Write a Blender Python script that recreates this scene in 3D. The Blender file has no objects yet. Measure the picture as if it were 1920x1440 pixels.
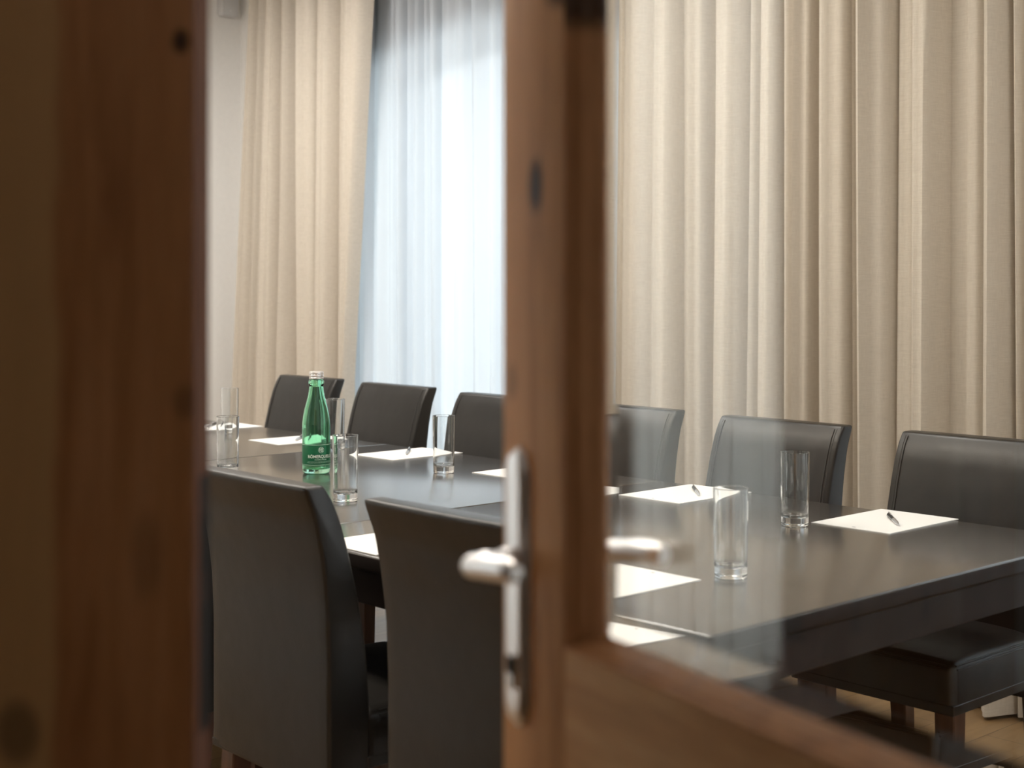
import bpy, bmesh, math, random
from mathutils import Vector, Matrix
random.seed(7)
C = bpy.context.scene.collection
PI = math.pi
TH = math.radians(42.1)          # angle between the view axis and the long side of the table
SN, CS = math.sin(TH), math.cos(TH)
H = 1.30                          # eye height

# room axes: x runs along the table towards its near end (x = -u), y runs towards the curtain wall
def uv(u, v, z=0.0): return Vector((-u, v, z))
def camxy(X, Y, z=0.0): return Vector((X*SN - Y*CS, X*CS + Y*SN, z))

# ------------------------------------------------------------------ materials
def nodes(name):
    m = bpy.data.materials.new(name); m.use_nodes = True
    nt = m.node_tree
    return m, nt, nt.nodes['Principled BSDF'], nt.nodes['Material Output']
def N(nt, t, **k):
    n = nt.nodes.new(t)
    for a, b in k.items(): setattr(n, a, b)
    return n
def coords(nt, scale=(1, 1, 1), kind='Object'):
    tc = N(nt, 'ShaderNodeTexCoord'); mp = N(nt, 'ShaderNodeMapping')
    mp.inputs['Scale'].default_value = scale
    nt.links.new(tc.outputs[kind], mp.inputs['Vector'])
    return mp.outputs['Vector']
def ramp(nt, fac, stops):
    r = N(nt, 'ShaderNodeValToRGB'); e = r.color_ramp.elements
    while len(e) < len(stops): e.new(0.5)
    for el, (p, c) in zip(e, stops): el.position = p; el.color = (*c, 1)
    nt.links.new(fac, r.inputs['Fac'])
    return r.outputs['Color']
def mixc(nt, fac, a, b, mode='MIX'):
    m = N(nt, 'ShaderNodeMix', data_type='RGBA', blend_type=mode)
    for s, v in ((m.inputs[0], fac), (m.inputs[6], a), (m.inputs[7], b)):
        if hasattr(v, 'links'): nt.links.new(v, s)
        else: s.default_value = v if isinstance(v, (int, float)) else (*v, 1)
    return m.outputs[2]
def noise(nt, vec, scale, detail=4, rough=.55, dist=0):
    n = N(nt, 'ShaderNodeTexNoise'); n.inputs['Scale'].default_value = scale
    n.inputs['Detail'].default_value = detail; n.inputs['Roughness'].default_value = rough
    n.inputs['Distortion'].default_value = dist
    nt.links.new(vec, n.inputs['Vector'])
    return n.outputs['Fac']
def bump(nt, b, h, strength, dist=.001):
    n = N(nt, 'ShaderNodeBump'); n.inputs['Strength'].default_value = strength
    n.inputs['Distance'].default_value = dist
    nt.links.new(h, n.inputs['Height']); nt.links.new(n.outputs['Normal'], b.inputs['Normal'])
def plain(name, col, rough=.5, metal=0.0, spec=.5):
    m, nt, b, o = nodes(name)
    b.inputs['Base Color'].default_value = (*col, 1); b.inputs['Roughness'].default_value = rough
    b.inputs['Metallic'].default_value = metal; b.inputs['Specular IOR Level'].default_value = spec
    return m

def wood_door(name, knots_shade=(), zone=None, grain='z', base=((.36, .175, .072), (.50, .265, .115), (.60, .345, .165)), rough=.5):
    """oiled pine; KNOTS (x, z, half width, half height, darkness), also a painted shadow mark; ZONE (x, wobble) splits dark heartwood from pale sapwood"""
    m, nt, b, o = nodes(name)
    sc = {'z': (14, 14, 1.1), 'x': (1.1, 14, 14)}[grain]
    v = coords(nt, sc)
    f = noise(nt, v, 2.2, 5, .6, .6)
    col = ramp(nt, f, [(.30, base[0]), (.52, base[1]), (.72, base[2])])
    fine = noise(nt, coords(nt, tuple(c*9 for c in sc)), 2, 2)
    col = mixc(nt, .25, col, ramp(nt, fine, [(.3, (.5, .5, .5)), (.7, (1.15, 1.12, 1.1))]), 'MULTIPLY')
    tc = N(nt, 'ShaderNodeTexCoord'); sp = N(nt, 'ShaderNodeSeparateXYZ'); nt.links.new(tc.outputs['Object'], sp.inputs[0])
    def math_(op, a, c):
        n = N(nt, 'ShaderNodeMath', operation=op)
        for i, x in enumerate((a, c)):
            if hasattr(x, 'links'): nt.links.new(x, n.inputs[i])
            else: n.inputs[i].default_value = x
        return n.outputs[0]
    if zone:
        wob = noise(nt, coords(nt, (.1, .1, 3.2)), 1.6, 2)
        edge = math_('SUBTRACT', sp.outputs['X'], math_('MULTIPLY', wob, zone[1]))
        mr = N(nt, 'ShaderNodeMapRange'); mr.inputs['From Min'].default_value = zone[0]-.004; mr.inputs['From Max'].default_value = zone[0]+.006
        nt.links.new(edge, mr.inputs['Value'])
        col = mixc(nt, mr.outputs[0], col, mixc(nt, .8, col, (.62, .39, .18)))
    for (kx, kz, a, h, dk) in knots_shade:
        dx = math_('DIVIDE', math_('SUBTRACT', sp.outputs['X'], kx), a)
        dz = math_('DIVIDE', math_('SUBTRACT', sp.outputs['Z'], kz), h)
        r2 = math_('ADD', math_('MULTIPLY', dx, dx), math_('MULTIPLY', dz, dz))
        mr = N(nt, 'ShaderNodeMapRange', interpolation_type='SMOOTHSTEP')
        mr.inputs['From Min'].default_value = .25; mr.inputs['From Max'].default_value = 2.0
        mr.inputs['To Min'].default_value = dk; mr.inputs['To Max'].default_value = 0
        nt.links.new(r2, mr.inputs['Value'])
        col = mixc(nt, mr.outputs[0], col, (.022, .010, .006))
    nt.links.new(col, b.inputs['Base Color']); b.inputs['Roughness'].default_value = rough
    b.inputs['Specular IOR Level'].default_value = .22
    bump(nt, b, f, .15)
    return m

def leather():
    m, nt, b, o = nodes('dark leather')
    v = coords(nt, (1, 1, 1))
    f = noise(nt, v, 7, 3)
    nt.links.new(ramp(nt, f, [(.3, (.0085, .0077, .0068)), (.7, (.0130, .0117, .0103))]), b.inputs['Base Color'])
    g = noise(nt, v, 320, 3); w = noise(nt, v, 9, 2)
    r = N(nt, 'ShaderNodeMapRange'); r.inputs['To Min'].default_value = .30; r.inputs['To Max'].default_value = .42
    nt.links.new(f, r.inputs['Value']); nt.links.new(r.outputs[0], b.inputs['Roughness'])
    ad = N(nt, 'ShaderNodeMath', operation='MULTIPLY_ADD'); ad.inputs[1].default_value = 9
    nt.links.new(w, ad.inputs[0]); nt.links.new(g, ad.inputs[2])
    bump(nt, b, ad.outputs[0], .35, .0006)
    b.inputs['Specular IOR Level'].default_value = .45
    return m
def table_top():
    m, nt, b, o = nodes('dark stained tabletop')
    v = coords(nt, (2.2, 26, 1))
    f = noise(nt, v, 3, 4)
    nt.links.new(ramp(nt, f, [(.3, (.026, .023, .021)), (.7, (.038, .034, .031))]), b.inputs['Base Color'])
    b.inputs['Roughness'].default_value = .24
    b.inputs['Specular IOR Level'].default_value = .7
    b.inputs['Coat Weight'].default_value = .7; b.inputs['Coat Roughness'].default_value = .16
    return m
def cloth(name, c0, c1, weave=True):
    m, nt, b, o = nodes(name)
    v1 = noise(nt, coords(nt, (900, 900, 30)), 1, 2); v2 = noise(nt, coords(nt, (30, 30, 700)), 1, 2)
    s = N(nt, 'ShaderNodeMath', operation='ADD'); nt.links.new(v1, s.inputs[0]); nt.links.new(v2, s.inputs[1])
    hf = N(nt, 'ShaderNodeMath', operation='MULTIPLY'); hf.inputs[1].default_value = .5; nt.links.new(s.outputs[0], hf.inputs[0])
    col = ramp(nt, hf.outputs[0], [(.35, c0), (.65, c1)])
    nt.links.new(col, b.inputs['Base Color']); b.inputs['Roughness'].default_value = .9
    b.inputs['Specular IOR Level'].default_value = .15
    bump(nt, b, hf.outputs[0], .25, .001)
    return m
def sheer(name, through, clear, tint=(.87, .94, .965)):
    m, nt, b, o = nodes(name); nt.nodes.remove(b)
    d = N(nt, 'ShaderNodeBsdfDiffuse'); d.inputs[0].default_value = (.44, .465, .50, 1)
    t = N(nt, 'ShaderNodeBsdfTranslucent'); t.inputs[0].default_value = (*tint, 1)
    p = N(nt, 'ShaderNodeBsdfTransparent')
    a = N(nt, 'ShaderNodeMixShader'); a.inputs[0].default_value = through
    c = N(nt, 'ShaderNodeMixShader'); c.inputs[0].default_value = clear
    nt.links.new(d.outputs[0], a.inputs[1]); nt.links.new(t.outputs[0], a.inputs[2])
    nt.links.new(a.outputs[0], c.inputs[1]); nt.links.new(p.outputs[0], c.inputs[2])
    nt.links.new(c.outputs[0], o.inputs['Surface'])
    return m
def glass(name, col=(1, 1, 1), ior=1.5, rough=0.0):
    m, nt, b, o = nodes(name); nt.nodes.remove(b)
    g = N(nt, 'ShaderNodeBsdfGlass'); g.inputs['Color'].default_value = (*col, 1)
    g.inputs['IOR'].default_value = ior; g.inputs['Roughness'].default_value = rough
    nt.links.new(g.outputs[0], o.inputs['Surface'])
    return m
def floor_mat():
    m, nt, b, o = nodes('oak floor boards')
    tc = N(nt, 'ShaderNodeTexCoord'); mp = N(nt, 'ShaderNodeMapping'); mp.inputs['Rotation'].default_value = (0, 0, PI/2)
    nt.links.new(tc.outputs['Object'], mp.inputs['Vector'])
    br = N(nt, 'ShaderNodeTexBrick'); br.offset = .37
    br.inputs['Scale'].default_value = 1; br.inputs['Brick Width'].default_value = 1.9; br.inputs['Row Height'].default_value = .165
    br.inputs['Mortar Size'].default_value = .0015
    br.inputs['Color1'].default_value = (.26, .165, .080, 1); br.inputs['Color2'].default_value = (.205, .127, .060, 1)
    br.inputs['Mortar'].default_value = (.06, .035, .018, 1)
    nt.links.new(mp.outputs[0], br.inputs['Vector'])
    f = noise(nt, coords(nt, (16, 1.3, 1)), 2.5, 5, .6, .8)
    col = mixc(nt, .55, br.outputs['Color'], ramp(nt, f, [(.3, (.55, .5, .45)), (.7, (1.2, 1.2, 1.2))]), 'MULTIPLY')
    nt.links.new(col, b.inputs['Base Color']); b.inputs['Roughness'].default_value = .28
    bump(nt, b, f, .04)
    return m
def plaster(name, col):
    m, nt, b, o = nodes(name)
    f = noise(nt, coords(nt, (1, 1, 1)), 40, 4)
    nt.links.new(ramp(nt, f, [(.3, tuple(c*.97 for c in col)), (.7, col)]), b.inputs['Base Color'])
    b.inputs['Roughness'].default_value = .9; b.inputs['Specular IOR Level'].default_value = .2
    bump(nt, b, f, .1)
    return m

M = dict(
    leather=leather(), top=table_top(), apron=plain('dark stained apron', (.014, .009, .0075), .55, 0, .2),
    legwood=None, cur=cloth('natural linen', (.50, .447, .378), (.62, .565, .488)),
    sheer=sheer('white sheer voile', .15, .038), voile=sheer('thin warm fill voile', .55, .05, (.97, .91, .82)), clear=glass('clear drinking glass', (.985, .99, .99), 1.5), pane=glass('door glass', (.985, .99, .985), 1.5),  # voile: warmer, lets more light through, for the added side window
    wpane=glass('window glass', (.98, .99, .99), 1.02), green=glass('green bottle glass', (.72, .93, .82), 1.5),
    floor=floor_mat(), wall=plaster('white plaster', (.86, .85, .83)), corr=plaster('corridor plaster', (.55, .50, .44)),
    ceil=plaster('ceiling plaster', (.82, .80, .76)), white=plain('white lacquer', (.8, .8, .8), .35),
    paper=plain('white paper', (.70, .70, .69), .75, 0, .2), ink=plain('grey print', (.18, .18, .2), .6),
    chrome=plain('satin chrome', (.70, .70, .715), .33, 1), steel=plain('brushed steel', (.55, .54, .53), .35, 1),
    black=plain('black plastic', (.012, .012, .013), .3), hole=plain('dark recess', (.006, .006, .006), .8),
    cap=plain('aluminium cap', (.74, .72, .71), .32, .85), print=plain('pale print', (.72, .78, .72), .5),
    dimprint=plain('pale green print', (.50, .66, .56), .5),
    darkener=plain('dark brown edge seal', (.19, .095, .062), .8, 0, .15), dsteel=plain('darkened steel', (.035, .024, .020), .7, 0, .2),
    sensor=plain('white sensor plastic', (.62, .62, .63), .45), thread=plain('dark stitching', (.03, .028, .026), .6),
)
def legwood():
    m, nt, b, o = nodes('brown leg wood')
    f = noise(nt, coords(nt, (30, 30, 3)), 3, 4)
    nt.links.new(ramp(nt, f, [(.3, (.060, .024, .012)), (.7, (.115, .048, .024))]), b.inputs['Base Color'])
    b.inputs['Roughness'].default_value = .4
    return m
M['legwood'] = legwood()
def label_mat():
    m, nt, b, o = nodes('dark green label')
    b.inputs['Base Color'].default_value = (.010, .105, .055, 1); b.inputs['Roughness'].default_value = .3
    t = N(nt, 'ShaderNodeBsdfTransparent'); t.inputs[0].default_value = (.25, .75, .5, 1)
    x = N(nt, 'ShaderNodeMixShader'); x.inputs[0].default_value = .30
    nt.links.new(b.outputs[0], x.inputs[1]); nt.links.new(t.outputs[0], x.inputs[2]); nt.links.new(x.outputs[0], o.inputs['Surface'])
    return m
M['label'] = label_mat()

# ------------------------------------------------------------------ mesh helpers
def obj(name, bm, mat, parent=None, smooth=True, angle=40):
    me = bpy.data.meshes.new(name)
    bmesh.ops.recalc_face_normals(bm, faces=bm.faces)
    bm.to_mesh(me); bm.free()
    me.materials.append(mat)
    if smooth:
        me.polygons.foreach_set('use_smooth', [True]*len(me.polygons))
        try: me.set_sharp_from_angle(angle=math.radians(angle))
        except Exception: pass
    o = bpy.data.objects.new(name, me); C.objects.link(o)
    if parent is not None: o.parent = parent
    return o
def empty(name, loc=(0, 0, 0), rz=0.0):
    o = bpy.data.objects.new(name, None); C.objects.link(o)
    o.location = loc; o.rotation_euler = (0, 0, rz); o.empty_display_size = .1
    return o
def tag(o, label, cat, group=None, kind=None):
    o['label'] = label; o['category'] = cat
    if group: o['group'] = group
    if kind: o['kind'] = kind
    return o
def copy_tree(o, parent=None):
    c = o.copy(); C.objects.link(c)
    if parent is not None: c.parent = parent
    for ch in [x for x in o.children]: copy_tree(ch, c)
    return c
def add_box(bm, lo, hi, bev=0.0, seg=2):
    lo, hi = Vector(lo), Vector(hi)
    r = bmesh.ops.create_cube(bm, size=1)
    vs = r['verts']
    for v in vs: v.co = Vector(((lo[i]+hi[i])/2 + v.co[i]*(hi[i]-lo[i]) for i in range(3)))
    if bev > 0:
        es = list({e for v in vs for e in v.link_edges})
        bmesh.ops.bevel(bm, geom=es, offset=bev, segments=seg, profile=.5, affect='EDGES')
def box(lo, hi, bev=0.0, seg=2):
    bm = bmesh.new(); add_box(bm, lo, hi, bev, seg); return bm
def lathe(pts, n=48, close=False):
    """rotate (radius, z) pairs about z"""
    bm = bmesh.new(); rings = []
    for r, z in pts:
        if r < 1e-6: rings.append([bm.verts.new((0, 0, z))])
        else: rings.append([bm.verts.new((r*math.cos(2*PI*k/n), r*math.sin(2*PI*k/n), z)) for k in range(n)])
    prs = list(zip(rings, rings[1:]))
    if close: prs.append((rings[-1], rings[0]))
    for a, b in prs:
        for k in range(n):
            j = (k+1) % n
            if len(a) == 1 and len(b) == 1: continue
            if len(a) == 1: bm.faces.new((a[0], b[k], b[j]))
            elif len(b) == 1: bm.faces.new((a[k], b[0], a[j]))
            else: bm.faces.new((a[k], b[k], b[j], a[j]))
    return bm
def add_tube(bm, pts, rad, n=10, caps=True, flat=1.0):
    """tube along points; RAD a number or list; FLAT squashes the section in z"""
    pts = [Vector(p) for p in pts]; rings = []
    if isinstance(rad, (int, float)): rad = [rad]*len(pts)
    for i, p in enumerate(pts):
        t = (pts[min(i+1, len(pts)-1)] - pts[max(i-1, 0)]).normalized()
        a = Vector((0, 0, 1)) if abs(t.z) < .9 else Vector((0, 1, 0))
        s = t.cross(a).normalized(); w = s.cross(t).normalized()
        rings.append([bm.verts.new(p + rad[i]*(math.cos(2*PI*k/n)*s + flat*math.sin(2*PI*k/n)*w)) for k in range(n)])
    for a, b in zip(rings, rings[1:]):
        for k in range(n): bm.faces.new((a[k], a[(k+1) % n], b[(k+1) % n], b[k]))
    if caps: bm.faces.new(rings[0]); bm.faces.new(rings[-1][::-1])
def interp(tab, z):
    if z <= tab[0][0]: return tab[0][1]
    for (a, x), (b, y) in zip(tab, tab[1:]):
        if z <= b:
            t = (z-a)/(b-a); return x + (y-x)*t
    return tab[-1][1]
def smooth_tab(tab, z):
    # catmull style average for soft curves
    h = .014
    return (interp(tab, z-h) + 2*interp(tab, z) + interp(tab, z+h))/4

# ------------------------------------------------------------------ shell of the room
WY, WT = 4.20, .45      # window wall: inner face and thickness
EX = -6.90              # end wall (inner face)
RX = 2.6                # right wall
SY = -3.6               # corridor back wall
ZC = 3.0
NX, NY = -4.30, .60     # the wall that juts into the room at the left, out of the picture
def struct(name, bm, mat, label, cat, smooth=False):
    o = obj(name, bm, mat, None, smooth); tag(o, label, cat, None, 'structure'); return o
struct('floor', box((EX-.5, SY-.2, -.06), (RX+.3, WY+WT, 0)), M['floor'], 'oak plank floor running under table and chairs', 'floor')
cb = box((EX-.5, .45, ZC), (RX+.3, WY+WT, ZC+.08)); add_box(cb, (NX-.32, SY-.2, ZC), (RX+.3, .45, ZC+.08))
struct('ceiling', cb, M['ceil'], 'plain white ceiling above the meeting room', 'ceiling')

def arch_pts(x0, x1, z0, zs, zr, n=24):
    """opening outline: sill z0, springing zs, crown zr; from the left springing over to the right"""
    pts = []
    for i in range(n+1):
        t = i/n; x = x0+(x1-x0)*t
        pts.append((x, zs+(zr-zs)*(1-(2*t-1)**2)))
    return pts
def wall_with_windows(axis, face, thick, a0, a1, wins):
    """a wall along AXIS ('x' or 'y'), inner face at FACE, thickness THICK (signed), with arched openings"""
    bm = bmesh.new()
    def P(a, d, z): return (a, face+d, z) if axis == 'x' else (face+d, a, z)
    def quad(*q): bm.faces.new([bm.verts.new(p) for p in q])
    edges = [a0]
    for (x0, x1, z0, zs, zr) in wins: edges += [x0, x1]
    edges.append(a1)
    for d in (0, thick):
        for i in range(0, len(edges), 2): quad(P(edges[i], d, 0), P(edges[i+1], d, 0), P(edges[i+1], d, ZC), P(edges[i], d, ZC))
        for (x0, x1, z0, zs, zr) in wins:
            if z0 > 0: quad(P(x0, d, 0), P(x1, d, 0), P(x1, d, z0), P(x0, d, z0))
            ap = arch_pts(x0, x1, z0, zs, zr)
            for (p, q) in zip(ap, ap[1:]): quad(P(p[0], d, p[1]), P(q[0], d, q[1]), P(q[0], d, ZC), P(p[0], d, ZC))
    for (x0, x1, z0, zs, zr) in wins:
        ap = [(x0, z0)] + arch_pts(x0, x1, z0, zs, zr) + [(x1, z0)]
        for p, q in zip(ap, ap[1:]+ap[:1]):
            quad(P(p[0], 0, p[1]), P(q[0], 0, q[1]), P(q[0], thick, q[1]), P(p[0], thick, p[1]))
    quad(P(a0, 0, 0), P(a0, thick, 0), P(a0, thick, ZC), P(a0, 0, ZC)); quad(P(a1, 0, 0), P(a1, thick, 0), P(a1, thick, ZC), P(a1, 0, ZC))
    bmesh.ops.remove_doubles(bm, verts=bm.verts, dist=1e-5)
    return bm
W1 = (-5.78, -3.86, .05, 2.36, 2.50)
W2 = (-2.16, -.48, .25, 2.36, 2.50)
W4 = (.70, 2.2, .25, 2.36, 2.50)
W3 = (-1.65, .15, .02, 2.72, 2.76)  # added window, glows as the bright wall mirrored in the door glass
struct('wall_back', wall_with_windows('x', WY, WT, EX-.45, RX+.2, [W1, W2, W4]), M['wall'], 'white wall behind the curtains with arched window openings', 'wall')
struct('wall_end', box((EX-WT, NY-.15, 0), (EX, WY+.001, ZC)), M['wall'], 'white plaster wall at the far left end of the room', 'wall')
struct('wall_side', wall_with_windows('y', NX, -.30, SY-.2, NY, [W3]), M['wall'], 'white wall at the left with an added tall window, mirrored in the door glass', 'wall')
struct('wall_return', box((EX-WT, NY-.15, 0), (NX-.29, NY, ZC)), M['wall'], 'white wall running back to the end wall behind the left door', 'wall')
struct('wall_right', box((RX, SY-.2, 0), (RX+.2, WY+.001, ZC)), M['wall'], 'plain white wall on the right of the room', 'wall')
struct('wall_corridor', box((NX-.2, SY-.2, 0), (RX+.2, SY, ZC)), M['corr'], 'plain corridor wall behind the camera', 'wall')

def window(n, axis, face, sgn, win, label, transom=True):
    x0, x1, z0, zs, zr = win
    root = empty('window_%d' % n); tag(root, label, 'window', None, 'structure')
    d0, d1 = face+sgn*(.20 if n == 3 else .24), face+sgn*(.27 if n == 3 else .31)
    def P(a, d, z): return (a, d, z) if axis == 'x' else (d, a, z)
    bm = bmesh.new()
    def bx(a0, a1, c0, c1, e0=d0, e1=d1): add_box(bm, P(a0, min(e0, e1), c0), P(a1, max(e0, e1), c1), .004, 1)
    bx(x0, x0+.07, z0, zs+.02); bx(x1-.07, x1, z0, zs+.02); bx(x0+.07, x1-.07, z0, z0+.07)
    xm = (x0+x1)/2; bx(xm-.05, xm+.05, z0+.07, zr-.04); 
    if transom: bx(x0+.07, xm-.05, 1.86, 1.93); bx(xm+.05, x1-.07, 1.86, 1.93)
    ap = arch_pts(x0, x1, z0, zs, zr, 16)
    for p, q in zip(ap, ap[1:]):
        vs = [bm.verts.new(P(a, d, z-k)) for d in (d0, d1) for (a, z) in (p, q) for k in (0, .08)]
        a, b, c, d, e, f, g, h = vs
        for fc in ((a, b, d, c), (e, f, h, g), (a, c, g, e), (b, d, h, f)): bm.faces.new(fc)
    obj('window_frame', bm, M['white'], root, False)
    bm = bmesh.new(); dm = (d0+d1)/2
    for (a0, a1) in ((x0+.068, xm-.048), (xm+.048, x1-.068)):
        for (c0, c1) in (((z0+.068, 1.862), (1.928, zs-.02)) if transom else ((z0+.068, zs-.02),)):
            add_box(bm, P(a0, dm-.002, c0), P(a1, dm+.002, c1))
    obj('window_pane', bm, M['wpane'], root, False)
    sill = bmesh.new(); f2 = face-sgn*.02
    add_box(sill, P(x0-.02, min(f2, d0), z0-.04), P(x1+.02, max(f2, d0), z0+.002), .004, 1)
    obj('window_sill', sill, M['white'], root, False)
    # daylight enters here: a light portal for the sky
    ld = bpy.data.lights.new('window_portal', 'AREA'); ld.shape = 'RECTANGLE'; ld.size = x1-x0-.02; ld.size_y = zr-z0
    ld.cycles.is_portal = True
    lo = bpy.data.objects.new('sky_light_%d' % n, ld); C.objects.link(lo)
    dd = face+sgn*(.29 if n == 3 else .36)
    lo.location = P((x0+x1)/2, dd, (z0+zr)/2)
    lo.rotation_euler = (-PI/2, 0, 0) if axis == 'x' else (-PI/2, 0, PI/2 if sgn < 0 else -PI/2)
    return root
window(1, 'x', WY, 1, W1, 'arched window behind the white sheer curtain left of the door stile', False)
window(2, 'x', WY, 1, W2, 'arched window behind the right beige curtain')
window(3, 'y', NX, -1, W3, 'added tall window in the side wall, lighting the door and mirrored in its glass', False)
window(4, 'x', WY, 1, W4, 'arched window at the far right end of the curtain wall')

# ------------------------------------------------------------------ curtains
def pleats(name, top, bot, depth, y0, mat, z0=.012, z1=ZC-.002, nl=10, nz=14, power=.62, thick=0.0, skew=(.85, 1.25)):
    """hanging cloth; TOP and BOT list the creases (u), DEPTH the bulge of each lobe towards the room"""
    bm = bmesh.new(); grid = []
    rnd = random.Random(len(top)*7+int(abs(y0)*1000))
    sk = [rnd.uniform(*skew) for _ in depth]; ph = [rnd.uniform(0, 6.28) for _ in depth]
    back = [rnd.uniform(-.008, .008) for _ in range(len(top))]
    for iz in range(nz+1):
        f = iz/nz; z = z0+(z1-z0)*f; row = []
        for i in range(len(top)-1):
            a = bot[i]+(top[i]-bot[i])*f; b = bot[i+1]+(top[i+1]-bot[i+1])*f
            for k in range(nl + (1 if i == len(top)-2 else 0)):
                t = k/nl; s = math.sin(PI*t**sk[i])
                am = depth[i]*(1+.12*math.sin(ph[i]+2.6*f))*(1+.16*math.sin(2*PI*1.5*t+ph[i]))
                yb = back[i]*(1-t)+back[i+1]*t
                row.append(bm.verts.new((-(a+(b-a)*t), y0+yb-am*max(s, 0)**power, z)))
        grid.append(row)
    for r0, r1 in zip(grid, grid[1:]):
        for k in range(len(r0)-1): bm.faces.new((r0[k], r0[k+1], r1[k+1], r1[k]))
    if thick:
        bmesh.ops.recalc_face_normals(bm, faces=bm.faces)
        bmesh.ops.solidify(bm, geom=bm.faces[:], thickness=thick)
    return obj(name, bm, mat, None, True, 70)
def u_at(x, v):                     # where the sight line through picture column x (of 1920) meets the plane y = v
    k = (x-960)/2668.0
    Y = v/(k*CS+SN); return -k*Y*SN + Y*CS
VC = 4.06
lt = [u_at(380+q/2.25, VC) for q in (208, 232, 256, 282, 306, 328, 342, 378, 420, 452, 472, 534, 602, 634, 722)]
lb = [u_at(380+q/2.25, VC) for q in (160, 176, 205, 236, 262, 280, 300, 356, 392, 436, 466, 530, 590, 626, 648)]
lt, lb = [t + (t-m)*.18 for t, m in zip(lt, lb)], [m - (t-m)*.62 for t, m in zip(lt, lb)]
c = pleats('curtain', lt, lb, [.02, .07, .085, .065, .085, -.03, .115, .07, .135, -.03, .115, .095, .035, .075], VC, M['cur'], power=.55, thick=.003, skew=(.6, .9))
tag(c, 'beige linen curtain gathered beside the white end wall, left of the sheer', 'curtain', 'beige linen curtains')
def sheet_edges(u0, u1, n, seed):
    r = random.Random(seed); w = [r.uniform(.6, 1.6) for _ in range(n)]; s = sum(w); out = [u0]
    for x in w: out.append(out[-1]+(u1-u0)*x/s)
    return out
sc_t = sheet_edges(6.2, 3.35, 34, 4); sc_b = [x+.03*math.sin(i*1.7) for i, x in enumerate(sc_t)]
r_ = random.Random(3)
c = pleats('sheer_curtain', sc_t, sc_b, [r_.uniform(.015, .05) for _ in range(34)], 4.165, M['sheer'], power=1.0, nl=8)
tag(c, 'white translucent sheer curtain glowing in the window left of the door stile', 'sheer curtain', 'white sheer curtains')
ax = (1164, 1242, 1292, 1318, 1356, 1407, 1442, 1478)
def pic(l, v): return [u_at(1120+.5556*q, v) for q in l]
rt = pic((88, 118, 238, 300, 352, 404, 440, 524, 548, 590, 652), VC)
rb = pic((62, 104, 223, 300, 349, 398, 428, 508, 520, 572, 644), VC)
c = pleats('curtain', rt, rb, [.03, .095, .085, .03, .075, .005, .09, -.035, .065, .075], VC, M['cur'], power=.55, thick=.003, skew=(.55, .85))
tag(c, 'beige linen curtain hanging behind the milky part of the door glass', 'curtain', 'beige linen curtains')
rt = pic((655, 722, 774, 806, 910, 940, 1040, 1106, 1200, 1262, 1334, 1428, 1500, 1600), VC-.01)
rb = pic((646, 704, 756, 800, 900, 938, 1020, 1114, 1186, 1256, 1329, 1440, 1500, 1590), VC-.01)
c = pleats('curtain', rt, rb, [.055, .085, -.04, .10, .07, .115, .04, .10, .0, .035, .12, .06, .09], VC-.01, M['cur'], power=.55, thick=.003, skew=(.55, .85))
tag(c, 'beige linen curtain behind the two right-hand chairs, reaching to the right edge', 'curtain', 'beige linen curtains')
s3 = sheet_edges(-.35, 1.85, 28, 12)
c = pleats('sheer_curtain', s3, s3, [r_.uniform(.02, .05) for _ in range(28)], 0.0, M['voile'], power=1.0, nl=8)
c.rotation_euler = (0, 0, PI/2); c.location = (NX+.07, 0, 0)
tag(c, 'added white sheer over the side window, seen only mirrored in the door glass', 'sheer curtain', 'white sheer curtains')
s2 = sheet_edges(2.55, -.1, 26, 9)
c = pleats('sheer_curtain', s2, s2, [r_.uniform(.02, .05) for _ in range(26)], 4.165, M['sheer'], power=1.0, nl=8)
tag(c, 'white sheer curtain hanging behind the right-hand beige curtains', 'sheer curtain', 'white sheer curtains')

# ------------------------------------------------------------------ motion sensor in the corner
ms = empty('motion_sensor', (EX, 4.10, 2.87)); tag(ms, 'small white motion sensor box high in the wall corner', 'sensor')
obj('sensor_body', box((0, -.05, -.075), (.055, .05, .06), .008, 2), M['sensor'], ms)
obj('mounting_plate', box((0, -.058, -.06), (.010, .062, .075), .002, 1), M['sensor'], ms)
bm = lathe([(0, .004), (.003, .003), (.0045, 0)], 12); bmesh.ops.rotate(bm, verts=bm.verts, matrix=Matrix.Rotation(PI/2, 3, 'Y')); bmesh.ops.translate(bm, verts=bm.verts, vec=(.055, .0, -.045))
obj('indicator_light', bm, M['white'], ms)

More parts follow.
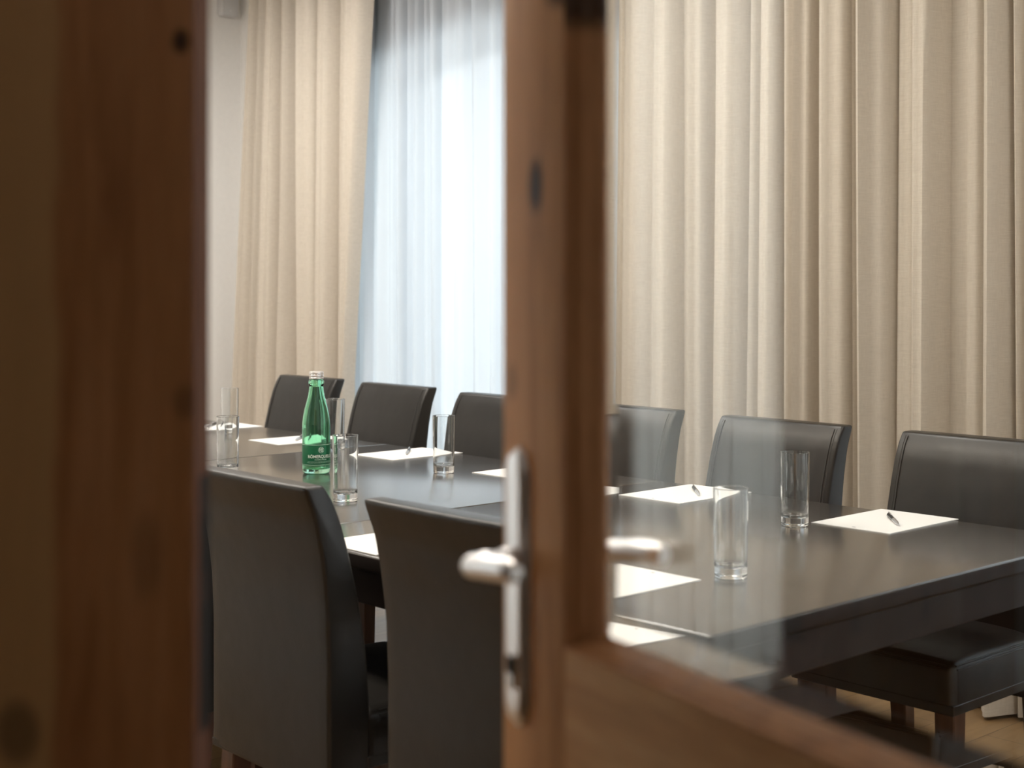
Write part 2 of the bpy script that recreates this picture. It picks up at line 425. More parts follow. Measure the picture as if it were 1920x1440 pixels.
# ------------------------------------------------------------------ tables
TV0, TV1, TZ = 1.741, 3.04, .75
def table(u0, u1, label, inset):
    L = u1-u0-.003; W = TV1-TV0
    t = empty('conference_table', (-(u0+u1)/2, (TV0+TV1)/2, 0)); tag(t, label, 'table', 'conference tables pushed together')
    tt = obj('tabletop', box((-L/2, -W/2, TZ-.034), (L/2, W/2, TZ), .0060, 4), M['top'], t)
    tt.data.materials.append(M['apron'])          # the edge band is duller than the lacquered top
    for p in tt.data.polygons:
        if p.center.z < TZ-.0045: p.material_index = 1
    bm = bmesh.new(); i = .010
    for lo, hi in (((-L/2+i, -W/2+i, .645), (L/2-i, -W/2+i+.022, TZ-.034)), ((-L/2+i, W/2-i-.022, .645), (L/2-i, W/2-i, TZ-.034)),
                   ((-L/2+i, -W/2+i, .645), (-L/2+i+.022, W/2-i, TZ-.034)), ((L/2-i-.022, -W/2+i, .645), (L/2-i, W/2-i, TZ-.034))):
        add_box(bm, lo, hi, .0015, 1)
    obj('apron', bm, M['apron'], t, False)
    for sx in (-1, 1):
        for sy in (-1, 1):
            x, y = sx*(L/2-.065), sy*(W/2-(.55 if sx in inset else .065))
            obj('leg', box((x-.035, y-.035, 0), (x+.035, y+.035, TZ-.034), .003, 1), M['apron'], t, False)
table(1.455, 2.733, 'dark brown square conference table nearest the open glass door', (-1,))
table(2.733, 4.015, 'dark brown square conference table in the middle, under the green bottle and its glasses', (-1, 1))
table(4.015, 5.297, 'dark brown square conference table at the far end by the white wall', (-1, 1))

# ------------------------------------------------------------------ chairs
REAR = [(.33, .0), (.60, .0), (.70, -.004), (.78, -.014), (.86, -.030), (.925, -.056)]
FRONT = [(.33, .098), (.48, .098), (.60, .088), (.70, .070), (.80, .045), (.86, .026), (.895, .010), (.912, .000), (.925, -.014)]
def make_chair():
    t = empty('conference_chair')
    W = .43
    bm = bmesh.new(); prof = []
    zs = [.33+(.78-.33)*i/16 for i in range(16)] + [.78+(.925-.78)*i/14 for i in range(15)]
    rear = [(smooth_tab(REAR, z), z) for z in zs]; front = [(smooth_tab(FRONT, z), z) for z in zs]
    prof = rear + front[::-1]
    nx = 12; rings = []
    for k in range(nx+1):
        x = -W/2+W*k/nx
        tx = abs(2*k/nx-1)
        rings.append([bm.verts.new((x, y + (0.006*(1-tx**2) if i < len(rear) else 0)*(-1) + (.006*(1-tx**2) if i >= len(rear) else 0), z)) for i, (y, z) in enumerate(prof)])
    n = len(prof)
    for a, b in zip(rings, rings[1:]):
        for i in range(n): bm.faces.new((a[i], a[(i+1) % n], b[(i+1) % n], b[i]))
    bm.faces.new(rings[0][::-1]); bm.faces.new(rings[-1])
    bmesh.ops.recalc_face_normals(bm, faces=bm.faces)
    es = [e for e in bm.edges if len(e.link_faces) == 2 and e.calc_face_angle(0) > math.radians(50)]
    bmesh.ops.bevel(bm, geom=es, offset=.011, segments=3, profile=.55, affect='EDGES', clamp_overlap=True)
    back = obj('backrest', bm, M['leather'], t, True, 50)
    for sx in (-1, 1):                       # raised double seam where the front panel meets the side panel
        bm = bmesh.new()
        pts = [(sx*(W/2-.024), y+.0012+.006*(1-(2*(W-.024)/W-1)**2), z) for y, z in front[2:-1]]
        add_tube(bm, pts, .0016, 6)
        pts = [(sx*(W/2-.017), y+.0008, z) for y, z in front[2:-1]]
        add_tube(bm, pts, .0012, 6)
        obj('seam', bm, M['thread'], back)
    bm = bmesh.new(); add_box(bm, (-W/2-.0012, -.0015, .330), (W/2+.0012, .1, .347), .0015, 1)
    obj('hem_band', bm, M['leather'], back, False)
    # seat: crowned cushion with rounded rim
    bm = bmesh.new(); nx, ny = 16, 16; g = []
    y0, y1, zt, zb = .085, .462, .478, .365
    for j in range(ny+1):
        row = []
        for i in range(nx+1):
            a, b = 2*i/nx-1, 2*j/ny-1
            row.append(bm.verts.new((a*W/2, (y0+y1)/2+b*(y1-y0)/2, zt+.014*(1-a**4)*(1-max(b, 0)**4))))
        g.append(row)
    for j in range(ny):
        for i in range(nx): bm.faces.new((g[j][i], g[j][i+1], g[j+1][i+1], g[j+1][i]))
    rim = g[0][:] + [g[j][nx] for j in range(1, ny+1)] + g[ny][nx-1::-1] + [g[j][0] for j in range(ny-1, 0, -1)]
    low = [bm.verts.new((v.co.x, v.co.y, zb)) for v in rim]
    m = len(rim)
    for i in range(m): bm.faces.new((rim[i], rim[(i+1) % m], low[(i+1) % m], low[i]))
    bm.faces.new(low)
    bmesh.ops.recalc_face_normals(bm, faces=bm.faces)
    es = [e for e in bm.edges if len(e.link_faces) == 2 and e.calc_face_angle(0) > math.radians(40) and (e.verts[0].co.z > zb+.02 or e.verts[1].co.z > zb+.02)]
    bmesh.ops.bevel(bm, geom=es, offset=.020, segments=4, profile=.5, affect='EDGES', clamp_overlap=True)
    seat = obj('seat', bm, M['leather'], t, True, 50)
    for q, dz, in ((.0, .0), (.012, -.008)):
        bm = bmesh.new()
        for sx in (-1, 1):
            x = sx*(W/2-.004-.0+(.0035 if q else 0)); add_tube(bm, [(x, .12, zt-.006+dz), (x, .3, zt-.006+dz), (x, .445, zt-.006+dz)], .0022, 6)
        add_tube(bm, [(-W/2+.02, y1-.004+(.0035 if q else 0), zt-.006+dz), (W/2-.02, y1-.004+(.0035 if q else 0), zt-.006+dz)], .0022, 6)
        obj('piping', bm, M['leather'], seat)
    bm = bmesh.new(); add_box(bm, (-W/2-.0015, .09, zb), (W/2+.0015, y1+.0015, zb+.022), .0015, 1); obj('lower_band', bm, M['leather'], seat, False)
    for sx in (-1, 1):
        for (yt, yb, w0, w1) in ((.425, .425, .050, .040), (.045, .02, .050, .038)):
            bm = bmesh.new(); x = sx*.185
            vs = [bm.verts.new((x+a*w/2, y+b*w/2, z)) for (y, w, z) in ((yb, w1, 0), (yt, w0, .368)) for (a, b) in ((-1, -1), (1, -1), (1, 1), (-1, 1))]
            for f in ((0, 1, 2, 3), (4, 5, 6, 7), (0, 1, 5, 4), (1, 2, 6, 5), (2, 3, 7, 6), (3, 0, 4, 7)): bm.faces.new([vs[i] for i in f])
            bmesh.ops.bevel(bm, geom=bm.edges[:], offset=.003, segments=1, affect='EDGES')
            obj('leg', bm, M['legwood'], t, False)
    return t
chair0 = make_chair(); first = [True]
def place_chair(u, v, facing, rot, label, group):
    if first[0]: c = chair0; first[0] = False
    else: c = copy_tree(chair0)
    c.location = uv(u, v); c.rotation_euler = (0, 0, (0 if facing == 'in' else PI)+math.radians(rot))
    tag(c, label, 'chair', group)
GF, GN = 'leather chairs along the curtain side of the table', 'leather chairs on the door side of the table'
place_chair(1.870, 3.257, 'out', 0, 'black leather chair nearest the camera on the curtain side, its seat and legs in view', GF)
place_chair(2.480, 3.257, 'out', 0, 'black leather chair behind the tall glass seen whole through the door glass, second from right', GF)
place_chair(3.105, 3.285, 'out', 0, 'black leather chair half greyed by the glass, just right of the door stile', GF)
place_chair(3.715, 3.285, 'out', 0, 'dark leather chair cut off by the left edge of the door stile', GF)
place_chair(4.395, 3.345, 'out', 0, 'dark leather chair in front of the sheer, between bottle and door stile', GF)
place_chair(5.035, 3.375, 'out', 0, 'dark leather chair behind the green bottle, against the left beige curtain', GF)
place_chair(1.845, 1.556, 'in', 0, 'black leather chair seen from behind, cut off by the door handle', GN)
place_chair(2.456, 1.556, 'in', 0, 'black leather chair seen from behind, in front of the green bottle beside the left door', GN)
place_chair(3.09, 1.62, 'in', 0, 'black leather chair with only its seat glimpsed between the two near chair backs', GN)

# ------------------------------------------------------------------ papers and pens
def paper(u, v, rot, label, near=False):
    p = obj('paper_sheet', box((-.105, -.1485, 0), (.105, .1485, .0018)), M['paper'], None, False)
    p.location = uv(u, v, TZ); p.rotation_euler = (0, 0, math.radians(rot)+(PI if near else 0))
    tag(p, label, 'paper', 'writing paper laid at each seat')
    bm = bmesh.new(); add_box(bm, (-.004, -.134, .0018), (.004, -.129, .0020)); obj('printed_mark', bm, M['ink'], p, False)
    return p
def pp(x, y, z=TZ):                # picture point (of 1920 x 1440) on a level at height z
    Y = 2668*(H-z)/(y-540); return camxy((x-960)/2668*Y, Y)
def place_uv(p): return -p.x, p.y
paper(1.898, 2.905, 1.0, 'white paper with black pen in front of the nearest curtain side chair')
paper(2.508, 2.895, 1.0, 'white paper with black pen, half behind the nearer tall glass')
paper(3.118, 2.900, 1.0, 'white paper whose tip shows at the left edge of the door stile')
paper(3.728, 2.905, 1.5, 'white paper with silver pen behind the tall glass left of the door stile')
paper(4.340, 2.883, -2.2, 'white paper lying behind the green bottle')
paper(4.955, 2.905, 0.5, 'white paper at the far end of the table next to the left door edge')
paper(1.850, 1.912, 0.5, 'white paper next to the table corner, behind the inner door lever', True)
paper(2.462, 1.900, 0.0, 'white paper showing between the two near chair backs', True)
def make_pen():
    root = empty('ballpoint_pen')
    def bar(pts, r, mat, name, n=12):
        bm = bmesh.new(); add_tube(bm, pts, r, n); return obj(name, bm, mat, root)
    z = .0052
    bar([(0, .005, z), (0, .075, z)], [.0046, .0050], M['black'], 'barrel')
    bar([(0, -.062, z), (0, -.058, z), (0, -.040, z), (0, .004, z)], [.0009, .0016, .0042, .0047], M['chrome'], 'tip')
    bar([(0, .0755, z), (0, .083, z)], .0028, M['chrome'], 'push_button')
    bm = bmesh.new(); add_box(bm, (-.0016, .030, z+.0062), (.0016, .076, z+.0074), .0004, 1); add_box(bm, (-.0016, .072, z+.0045), (.0016, .076, z+.0074)); obj('clip', bm, M['chrome'], root, False)
    return root
pen0 = make_pen(); fp = [True]
def pen(x0, y0, x1, y1, label, s=1.0):
    a, b = pp(x0, y0, TZ+.005), pp(x1, y1, TZ+.005)      # button end and tip
    p = pen0 if fp[0] else copy_tree(pen0); fp[0] = False
    d = a-b; m = (a+b)/2
    p.rotation_euler = (0, 0, math.atan2(d.y, d.x)-PI/2)
    off = Vector((d.x, d.y, 0)).normalized()*.0105
    p.location = (m.x-off.x, m.y-off.y, TZ+.0018+.0002)
    tag(p, label, 'pen', 'ballpoint pens on the papers')
pen(1667, 965.5, 1687, 985, 'black pen with silver tip on the paper before the nearest curtain side chair')
pen(1301, 913, 1314, 929.5, 'black pen on the paper half hidden by the nearer tall glass')
pen(769, 841, 760.5, 853.5, 'shiny pen on the paper left of the tall glass beside the door stile')
pen(569, 818.5, 555, 825, 'pen on the paper directly behind the green bottle')
pen(402, 795.5, 391, 799.5, 'pen on the far end paper beside the left door edge')

# ------------------------------------------------------------------ drinking glasses
def make_glass():
    R, h, w = .0335, .170, .0016
    ro = lambda z: R*(.93+.07*z/h)
    out = [(0, .0), (R*.80, .0), (R*.885, .0005), (R*.918, .0020), (ro(.004), .0042)] + [(ro(z), z) for z in (.006, .02, .06, .11, .15, .165, .1685, .1693)] + [(R-.0004, .1698), (R-.0008, h)]
    inn = [(R-.0012, .1698), (R-w, .1693)] + [(ro(z)-w, z) for z in (.1685, .165, .15, .11, .06, .034, .030)] + [(ro(.026)-w-.0004, .0265), (R*.82, .0212), (R*.70, .0190), (R*.4, .0178), (0, .0175)]
    return obj('drinking_glass', lathe(out+inn, 72), M['clear'], None, True, 75)
g0 = make_glass(); fg = [True]
def tumbler(x, y, label, rz=0):
    g = g0 if fg[0] else copy_tree(g0); fg[0] = False
    p = pp(x, y); g.location = (p.x, p.y, TZ+.0002)
    tag(g, label, 'glass', 'tall clear glasses on the table')
tumbler(1492.5, 984.5, 'tall clear glass left of the nearest pen and paper, before the second chair')
tumbler(1373, 1081, 'tall clear glass nearest the camera, standing on bare tabletop near its corner')
tumbler(832, 886, 'tall clear glass between the silver pen and the door stile')
tumbler(647.5, 939, 'tall clear glass to the right of and nearer than the green bottle')
tumbler(628, 841, 'tall clear glass partly behind the green bottle')
tumbler(430.5, 811.5, 'tall clear glass furthest away, near the end wall')
tumbler(427, 888, 'tall clear glass beside the left door, just above the near chair back')

# ------------------------------------------------------------------ bottle
bp = pp(593, 887)
bt = empty('water_bottle', (bp.x, bp.y, TZ+.0002)); tag(bt, 'green glass water bottle with silver cap on the middle table', 'bottle')
outer = [(0, .006), (.022, .004), (.032, 0), (.0375, .0012), (.0405, .006), (.0412, .015), (.0415, .10), (.0418, .131), (.0412, .150), (.0385, .172), (.0345, .192),
         (.0295, .211), (.0255, .226), (.0222, .243), (.0207, .257), (.0207, .2605), (.0228, .2625), (.0228, .274), (.0205, .277), (.0175, .2785), (.0175, .295)]
w = .0032
inner = [(r-w, max(z, .012)) for r, z in outer[4:16]]
inner = [(0, .016), (.024, .013)] + inner[1:] + [(.0165, .262), (.0140, .278), (.0140, .295)]
bm = lathe(outer+inner[::-1], 72)
obj('bottle_glass', bm, M['green'], bt, True, 60)
bm = lathe([(0, .302), (.0185, .302), (.0205, .3012), (.0212, .2995), (.0212, .2945), (.0206, .2938), (.0206, .2925), (.0212, .2918), (.0212, .2870), (.0206, .2862), (.0206, .2848), (.0212, .284), (.0212, .2805), (.0198, .2795), (.0185, .2795), (.0185, .299), (0, .299)], 48)
obj('cap', bm, M['cap'], bt, True, 35)
RL = .0419
view = math.atan2(-bp.y, -bp.x)            # direction from the bottle to the camera
def wrap(bm_or_me, parent, name, mat, z0, ang, r):
    pass
bm = bmesh.new(); n = 64; a0 = view+math.radians(20); rows = []
for k in range(n+1):
    a = a0+math.radians(-112+224*k/n)
    rows.append([bm.verts.new((r*math.cos(a), r*math.sin(a), z)) for r, z in ((.04175, .0265), (RL, .0270), (RL, .0885), (.04175, .089))])
for p, q in zip(rows, rows[1:]):
    for i in range(3): bm.faces.new((p[i], q[i], q[i+1], p[i+1]))
label = obj('label', bm, M['label'], bt, True, 60); label['label'] = 'dark green paper label with pale lettering'
def band(name, z0, z1, aa, ab, mat, r=.0422):
    bm = bmesh.new(); n = 40; rows = []
    for k in range(n+1):
        a = a0+math.radians(aa+(ab-aa)*k/n)
        rows.append([bm.verts.new((r*math.cos(a), r*math.sin(a), z)) for z in (z0, z1)])
    for p, q in zip(rows, rows[1:]): bm.faces.new((p[0], q[0], q[1], p[1]))
    return bm
def merge(bms):
    out = bmesh.new()
    for b in bms:
        me = bpy.data.meshes.new('tmp'); b.to_mesh(me); b.free(); out.from_mesh(me); bpy.data.meshes.remove(me)
    return out
for z0_, z1_, w_ in ((.0868, .0880, 112), (.0278, .0287, 112), (.0345, .0350, 60)): obj('label_line', band('l', z0_, z1_, -w_, w_, None), M['dimprint'], label, False)
def text_mesh(s, size):
    cu = bpy.data.curves.new('tmp', 'FONT'); cu.body = s; cu.size = size; cu.align_x = 'CENTER'; cu.align_y = 'CENTER'; cu.offset = size*.012
    o = bpy.data.objects.new('tmp', cu); C.objects.link(o)
    dg = bpy.context.evaluated_depsgraph_get(); dg.update()
    me = bpy.data.meshes.new_from_object(o.evaluated_get(dg)); bpy.data.objects.remove(o); bpy.data.curves.remove(cu)
    bm = bmesh.new(); bm.from_mesh(me); bpy.data.meshes.remove(me)
    return bm
def curl(bm, zc, width, height=None, ang=0.0, r=.04225):
    xs = [v.co.x for v in bm.verts]; ys = [v.co.y for v in bm.verts]
    sx = width/(max(xs)-min(xs)); cx = (max(xs)+min(xs))/2
    sy = sx if height is None else height/(max(ys)-min(ys)); cy = (max(ys)+min(ys))/2
    bmesh.ops.subdivide_edges(bm, edges=[e for e in bm.edges if abs(e.verts[0].co.x-e.verts[1].co.x)*sx > .003], cuts=2)
    for v in bm.verts:
        a = a0+ang+(v.co.x-cx)*sx/r
        v.co = Vector((r*math.cos(a), r*math.sin(a), zc+(v.co.y-cy)*sy))
    return bm
obj('lettering', curl(text_mesh('RÖMERQUELLE', .02), .0535, .080, .0128), M['print'], label, False)
# round emblem: ring with upright strokes inside
bm = bmesh.new(); n = 40
for ri, ro in ((.0078, .0086),):
    rr = [[bm.verts.new((r*math.cos(2*PI*k/n), r*math.sin(2*PI*k/n), 0)) for k in range(n)] for r in (ri, ro)]
    for k in range(n): bm.faces.new((rr[0][k], rr[0][(k+1) % n], rr[1][(k+1) % n], rr[1][k]))
for x0, x1, y0, y1 in ((-.0048, -.0034, -.004, .0052), (-.0052, -.0022, .0022, .0034), (-.0010, .0004, -.005, .0062), (.0004, .0040, .0018, .0032), (.0030, .0044, -.0052, .006), (.0002, .0038, -.0044, -.0032)):
    bm.faces.new([bm.verts.new((x, y, 0)) for x, y in ((x0, y0), (x1, y0), (x1, y1), (x0, y1))])
obj('emblem', curl(bm, .0725, .0172, .0172), M['print'], label, False)
# the unreadable small print: rows of short strokes
bms = []
r_ = random.Random(5); a = -26
while a < 26:
    wdt = r_.uniform(2.2, 3.8); bms.append(band('s', .0424, .0456, a, a+wdt*.55, None)); a += wdt+1.2
a = -56
while a < 56:
    wdt = r_.uniform(1.5, 3.2); bms.append(band('s', .0370, .0386, a, a+wdt*.6, None)); a += wdt+.9
obj('small_print', merge(bms), M['dimprint'], label, False)

# ------------------------------------------------------------------ double door
D = 1.20
AL = math.radians(28.6)
dX, dY = math.sin(AL), -math.cos(AL)
P0 = camxy(-.0077, D)
ax_d = camxy(dX, dY); ax_n = camxy(math.cos(AL), math.sin(AL))
WL = .90; HT = 2.08
wood_r = wood_door('oiled pine stile', knots_shade=[(.056, 1.383, .0105, .020, .97), (.016, 1.222, .008, .014, .35), (.100, 1.545, .030, .022, .95), (.060, 1.02, .004, .02, .3)])  # last narrow mark paints the shadow beside the handle plate
wood_rail = wood_door('oiled pine rail', base=((.42, .21, .085), (.58, .32, .14), (.68, .42, .21)), knots_shade=[(.50, .90, .02, .02, .6)], grain='x')
wood_bead = wood_door('oiled pine glazing bead', knots_shade=[(.104, 1.532, .03, .026, .9)], grain='z', base=((.30, .13, .052), (.40, .185, .078), (.47, .23, .10)))
door = empty('door_1', P0, math.atan2(ax_d.y, ax_d.x))
tag(door, 'open glazed pine door leaf with chrome lever handle', 'door', None, 'structure')
S1, RD, TK = .1006, .0317, .046
MW = .0064
ZB = 1.0195        # top of the bottom rail's face
ZT = 1.93
obj('stile', box((0, 0, .006), (S1, TK, HT), .0018, 2), wood_r, door, True)
obj('stile', box((WL-S1, 0, .006), (WL, TK, HT), .0018, 2), wood_r, door, True)
obj('rail', box((S1-.0006, .0004, .80), (WL-S1+.0006, TK-.0004, ZB), .0012, 1), wood_rail, door, True)
obj('rail', box((S1-.0006, .0004, ZT), (WL-S1+.0006, TK-.0004, HT), .0012, 1), wood_rail, door, True)
obj('rail', box((S1-.0006, .0004, .006), (WL-S1+.0006, TK-.0004, .20), .0012, 1), wood_rail, door, True)
obj('panel', box((S1-.0006, .012, .198), (WL-S1+.0006, TK-.012, .802), .004, 1), wood_rail, door, True)
prof = [(-.001, .0006), (.0006, .0004), (.0016, .0030), (.0018, .0075), (.0034, .0095), (.0046, .0130), (.0050, .0185), (.0052, .0230), (.0062, .0250), (MW, RD), (MW, RD+.0068), (.003, TK-.002), (-.001, TK-.0006)]
bm = bmesh.new(); loops = []
for (wd, y) in prof:
    x0, x1, z0, z1 = S1+wd, WL-S1-wd, ZB+wd, ZT-wd
    loops.append([bm.verts.new(p) for p in ((x0, y, z0), (x1, y, z0), (x1, y, z1), (x0, y, z1))])
for a, b in zip(loops, loops[1:]):
    for k in range(4): bm.faces.new((a[k], a[(k+1) % 4], b[(k+1) % 4], b[k]))
obj('glazing_bead', bm, wood_bead, door, True, 28)
BV, DR, GT = .0255, .0022, .0068
gx0, gx1, gz0, gz1 = S1+MW-.004, WL-S1-MW+.004, ZB+MW-.004, ZT-MW+.004
bm = bmesh.new()
def rect(x0, x1, z0, z1, y): return [bm.verts.new(p) for p in ((x0, y, z0), (x1, y, z0), (x1, y, z1), (x0, y, z1))]
fo = rect(gx0, gx1, gz0, gz1, RD+DR); fi = rect(gx0+BV, gx1-BV, gz0+BV, gz1-BV, RD); bo = rect(gx0, gx1, gz0, gz1, RD+GT)
bm.faces.new(fi); bm.faces.new(bo[::-1])
for k in range(4):
    bm.faces.new((fo[k], fo[(k+1) % 4], fi[(k+1) % 4], fi[k])); bm.faces.new((fo[k], bo[k], bo[(k+1) % 4], fo[(k+1) % 4]))
pane = obj('glass_pane', bm, M['pane'], door, False)
# lever handles on both faces
HS, HZ = .0315, 1.0745
def handle(side):
    y0 = 0 if side < 0 else TK
    bm = bmesh.new(); n = 28; rows = []
    zt, zb = 1.169, .939
    for i in range(n+1):
        t = i/n; z = zb+(zt-zb)*t
        e = min((z-zb), (zt-z))
        hw = .0168*min(1, math.sqrt(max(0, 1-(1-min(e/.030, 1))**2))*.98+.02)
        row = []
        for k in range(9):
            q = 2*k/8-1
            row.append(bm.verts.new((HS+q*hw, y0+side*(.001+.0074*(max(0, 1-q**8))**.5*min(1, .25+e/.012)), z)))
        rows.append(row)
    for a, b in zip(rows, rows[1:]):
        for k in range(8): bm.faces.new((a[k], a[k+1], b[k+1], b[k]))
    for a, b in zip(rows, rows[1:]):
        for k in (0, 8):
            pa, pb = a[k], b[k]
            va, vb = bm.verts.new((pa.co.x, y0, pa.co.z)), bm.verts.new((pb.co.x, y0, pb.co.z)); bm.faces.new((pa, pb, vb, va))
    plate = obj('handle_plate', bm, M['chrome'], door, True, 60)
    bm = bmesh.new()
    ys = y0+side*.0078
    add_tube(bm, [(HS, ys, HZ), (HS, ys+side*.010, HZ)], [.0135, .0120], 20)
    obj('rosette', bm, M['chrome'], plate)
    pts = []; rad = []
    for i in range(7): pts.append((HS, ys+side*(.004+.024*i/6), HZ)); rad.append(.0092+.0004*i)
    for i in range(1, 7):
        a = PI/2*i/6; pts.append((HS+.014*(1-math.cos(a)), ys+side*(.028+.014*math.sin(a)), HZ+.0005*i)); rad.append(.0098)
    for i in range(1, 11):
        t = i/10; pts.append((HS+.014+.064*t, ys+side*(.042-.003*t), HZ+.003+.006*math.sin(PI*.5*t))); rad.append(.0095+.0010*math.sin(PI*min(1, t*1.05)) - (.0035 if i == 10 else 0))
    bm = bmesh.new(); add_tube(bm, pts, rad, 18, True, 1.0)
    obj('lever', bm, M['chrome'], plate)
    bm = bmesh.new(); yk = y0+side*.0084
    add_box(bm, (HS-.006, min(yk, yk+side*.0035), .972), (HS+.008, max(yk, yk+side*.0035), 1.000), .002, 1)
    obj('lock_cylinder', bm, M['steel'], plate, True)
    bm = bmesh.new(); add_box(bm, (HS-.003, min(yk+side*.0034, yk+side*.0042), .985), (HS+.008, max(yk+side*.0034, yk+side*.0042), .999), .0008, 1)
    obj('keyhole', bm, M['hole'], plate, False)
handle(-1); handle(1)
bm = bmesh.new(); add_box(bm, (-.0006, .013, .90), (.0005, .033, 1.14), .0002, 1); obj('latch_plate', bm, M['steel'], door, False)
for z in (.30, 1.80):
    bm = bmesh.new(); add_tube(bm, [(WL+.006, TK+.004, z-.045), (WL+.006, TK+.004, z+.045)], .007, 12); obj('hinge', bm, M['steel'], door)

# fixed leaf at the left, seen almost face on
eX, eY = -math.cos(math.radians(5.5)), math.sin(math.radians(5.5))
Q = camxy(-.2384, 1.060)
e_r = camxy(eX, eY)
wood_l = wood_door('oiled pine fixed leaf', knots_shade=[(.0085, 1.484, .0060, .0085, .9), (.006, 1.215, .008, .012, .35), (.135, .965, .016, .022, .55), (.035, 1.10, .012, .03, .25)], zone=(.085, .04), base=((.36, .155, .062), (.50, .235, .100), (.60, .305, .145)))
leaf = empty('door_2', Q, math.atan2(e_r.y, e_r.x))
tag(leaf, 'dark pine door leaf filling the left side, with lock strike plate on its edge', 'door', None, 'structure')
WF = .75
obj('stile', box((0, -.040, .006), (.22, 0, HT), .0022, 2), wood_l, leaf, True)
obj('stile', box((WF-.12, -.040, .006), (WF, 0, HT), .0022, 2), wood_l, leaf, True)
for z0, z1 in ((.006, .2), (.80, 1.02), (1.95, HT)): obj('rail', box((.2194, -.0396, z0), (WF-.1194, -.0004, z1), .0012, 1), wood_rail, leaf, True)
obj('panel', box((.2190, -.030, .19), (WF-.119, -.010, .81), .003, 1), wood_rail, leaf)
obj('panel', box((.2190, -.030, 1.01), (WF-.119, -.010, 1.96), .003, 1), wood_rail, leaf)
bm = bmesh.new(); add_box(bm, (-.0014, -.0385, .962), (.0008, -.0150, 1.158), .0006, 1)
bm2 = bmesh.new(); add_box(bm2, (-.0010, -.0385, .01), (.0002, -.0015, HT-.003), .0004, 1); obj('edge_darkener', bm2, M['darkener'], leaf, False)  # added strip that darkens an edge the room lights too strongly
sp = obj('strike_plate', bm, M['dsteel'], leaf, False)
bm = bmesh.new(); add_box(bm, (-.0019, -.0375, 1.084), (-.0012, -.0190, 1.128)); add_box(bm, (-.0019, -.0375, .968), (-.0012, -.0190, 1.060))
obj('latch_opening', bm, M['hole'], sp, False)

# partition that holds the double door
Rm = P0 + ax_d*(WL+.012) + ax_n*(TK*.5)
Lm = Q + e_r*(WF+.012)
dirw = (Lm-Rm); span = dirw.length; dw = dirw.normalized()
ang = math.atan2(dw.y, dw.x)
rootw = Matrix.Translation(Rm) @ Matrix.Rotation(ang, 4, 'Z')
def xf(bm): bmesh.ops.transform(bm, matrix=rootw, verts=bm.verts); return bm
# distances along the partition to the end wall and to the right wall
tE = (EX-Rm.x)/dw.x; tR = (RX-Rm.x)/dw.x
bm = bmesh.new()
add_box(bm, (span+.045, -.07, 0), (span+.16, .07, ZC)); add_box(bm, (tR-.06, -.07, 0), (-.045, .07, ZC)); add_box(bm, (-.045, -.07, HT+.05), (span+.045, .07, ZC))
struct('wall_front', xf(bm), M['wall'], 'white partition that holds the double door', 'wall')
cx = (rootw @ Vector((span+.10, 0, 0)))
struct('wall_left', box((cx.x-.07, SY, 0), (cx.x+.07, cx.y+.03, ZC)), M['wall'], 'white wall beside the double door, turning back along the corridor', 'wall')
bm = bmesh.new()
for a, b, z0, z1 in ((-.045, -.003, 0, HT+.05), (span+.003, span+.045, 0, HT+.05), (-.003, span+.003, HT+.01, HT+.05)): add_box(bm, (a, -.075, z0), (b, .075, z1), .003, 1)
struct('trim_1', xf(bm), wood_l, 'pine frame around the double door', 'door frame')
bm = bmesh.new(); add_box(bm, (EX, WY-.014, 0), (RX, WY, .07)); struct('baseboard_back', bm, M['white'], 'white baseboard along the curtain wall', 'baseboard')
bm = bmesh.new(); add_box(bm, (EX, NY, 0), (EX+.014, WY-.014, .07)); struct('baseboard_end', bm, M['white'], 'white baseboard along the end wall', 'baseboard')

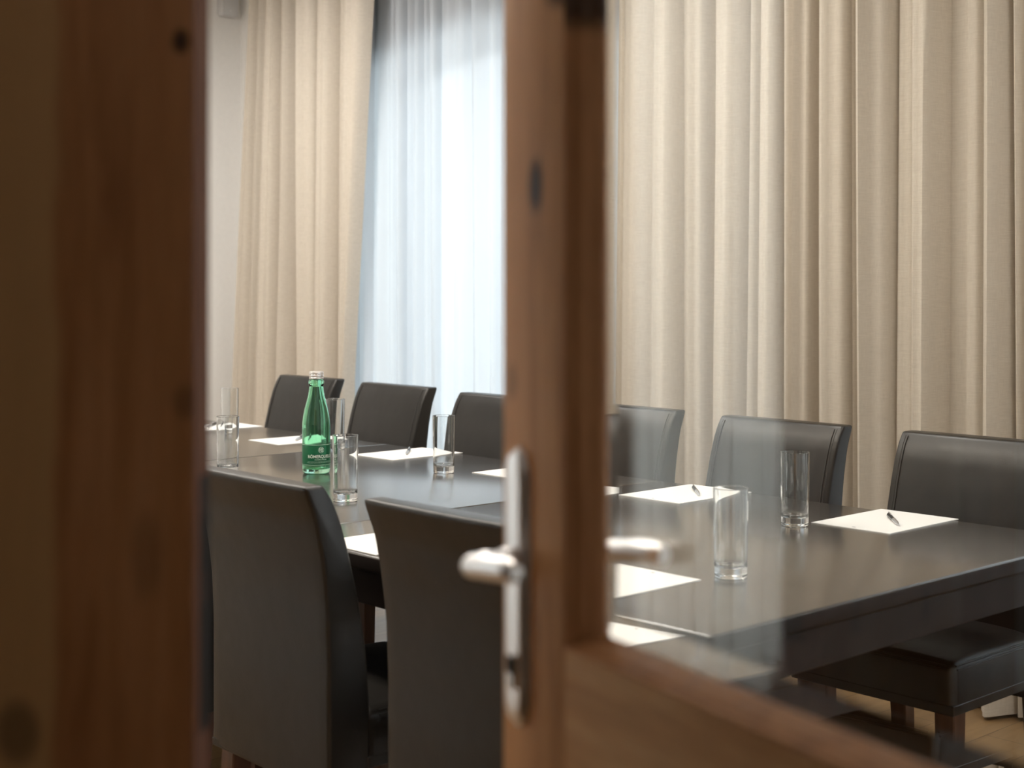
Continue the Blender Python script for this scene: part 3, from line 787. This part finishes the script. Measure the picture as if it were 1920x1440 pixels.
# ------------------------------------------------------------------ light
w = bpy.data.worlds.new('overcast sky'); bpy.context.scene.world = w; w.use_nodes = True
bg = w.node_tree.nodes['Background']
bg.inputs[0].default_value = (.86, .94, 1.0, 1); bg.inputs[1].default_value = 4.4
def ceiling_fill(x, y, power, label, col=(1.0, .95, .88)):  # added fill: unseen ceiling fixtures that lift the interior brightness
    t = empty('ceiling_fill', (x, y, ZC)); tag(t, label, 'added fill light', 'added ceiling fill lights')
    bm = bmesh.new()
    for lo, hi in (((-.31, -.31, -.03), (-.285, .31, 0)), ((.285, -.31, -.03), (.31, .31, 0)), ((-.285, -.31, -.03), (.285, -.285, 0)), ((-.285, .285, -.03), (.285, .31, 0))): add_box(bm, lo, hi)
    obj('light_frame', bm, M['white'], t, False)
    obj('diffuser', box((-.284, -.284, -.012), (.284, .284, -.008)), M['lamp'], t, False)
    ld = bpy.data.lights.new('ceiling_fill_lamp', 'AREA'); ld.shape = 'SQUARE'; ld.size = .56; ld.energy = power; ld.color = col
    lo = bpy.data.objects.new('ceiling_fill_lamp', ld); C.objects.link(lo); lo.location = (x, y, ZC-.016)
M['lamp'] = plain('lit fill diffuser', (.8, .8, .78), .6)
_b = M['lamp'].node_tree.nodes['Principled BSDF']; _b.inputs['Emission Color'].default_value = (1, .92, .82, 1); _b.inputs['Emission Strength'].default_value = 4
for u in (2.0, 3.3, 4.6): ceiling_fill(-u, 1.5, 21, 'added unseen ceiling fill light above the aisle by the door', (1.0, .90, .76))
for u in (.8, 3.2): ceiling_fill(-u, 2.9, 17, 'added unseen ceiling fill light above the table')
ceiling_fill(-5.35, 2.75, 28, 'added unseen ceiling fill light near the end wall', (1.0, .97, .93))
# added weak fill so the left leaf is not near black
ceiling_fill(.6, -1.6, 1.1, 'added dim ceiling fill light in the corridor', (1.0, .74, .52))

# ------------------------------------------------------------------ camera
cd = bpy.data.cameras.new('camera'); cam = bpy.data.objects.new('camera', cd); C.objects.link(cam)
cd.sensor_width = 36; cd.lens = 2668/1920*36; cd.shift_y = -(720-540)/1920
cd.clip_start = .02
cam.location = (0, 0, H); cam.rotation_euler = (PI/2, 0, PI/2-TH)
cd.dof.use_dof = True; cd.dof.focus_distance = 3.75; cd.dof.aperture_fstop = 4.0; cd.dof.aperture_blades = 0
sc = bpy.context.scene; sc.camera = cam
sc.view_settings.view_transform = 'Standard'; sc.view_settings.look = 'None'
sc.view_settings.gamma = 1; sc.view_settings.use_curve_mapping = False
sc.view_settings.exposure = 0.30
sc.cycles.use_denoising = True
sc.cycles.max_bounces = 14; sc.cycles.diffuse_bounces = 6; sc.cycles.transmission_bounces = 14; sc.cycles.transparent_max_bounces = 16
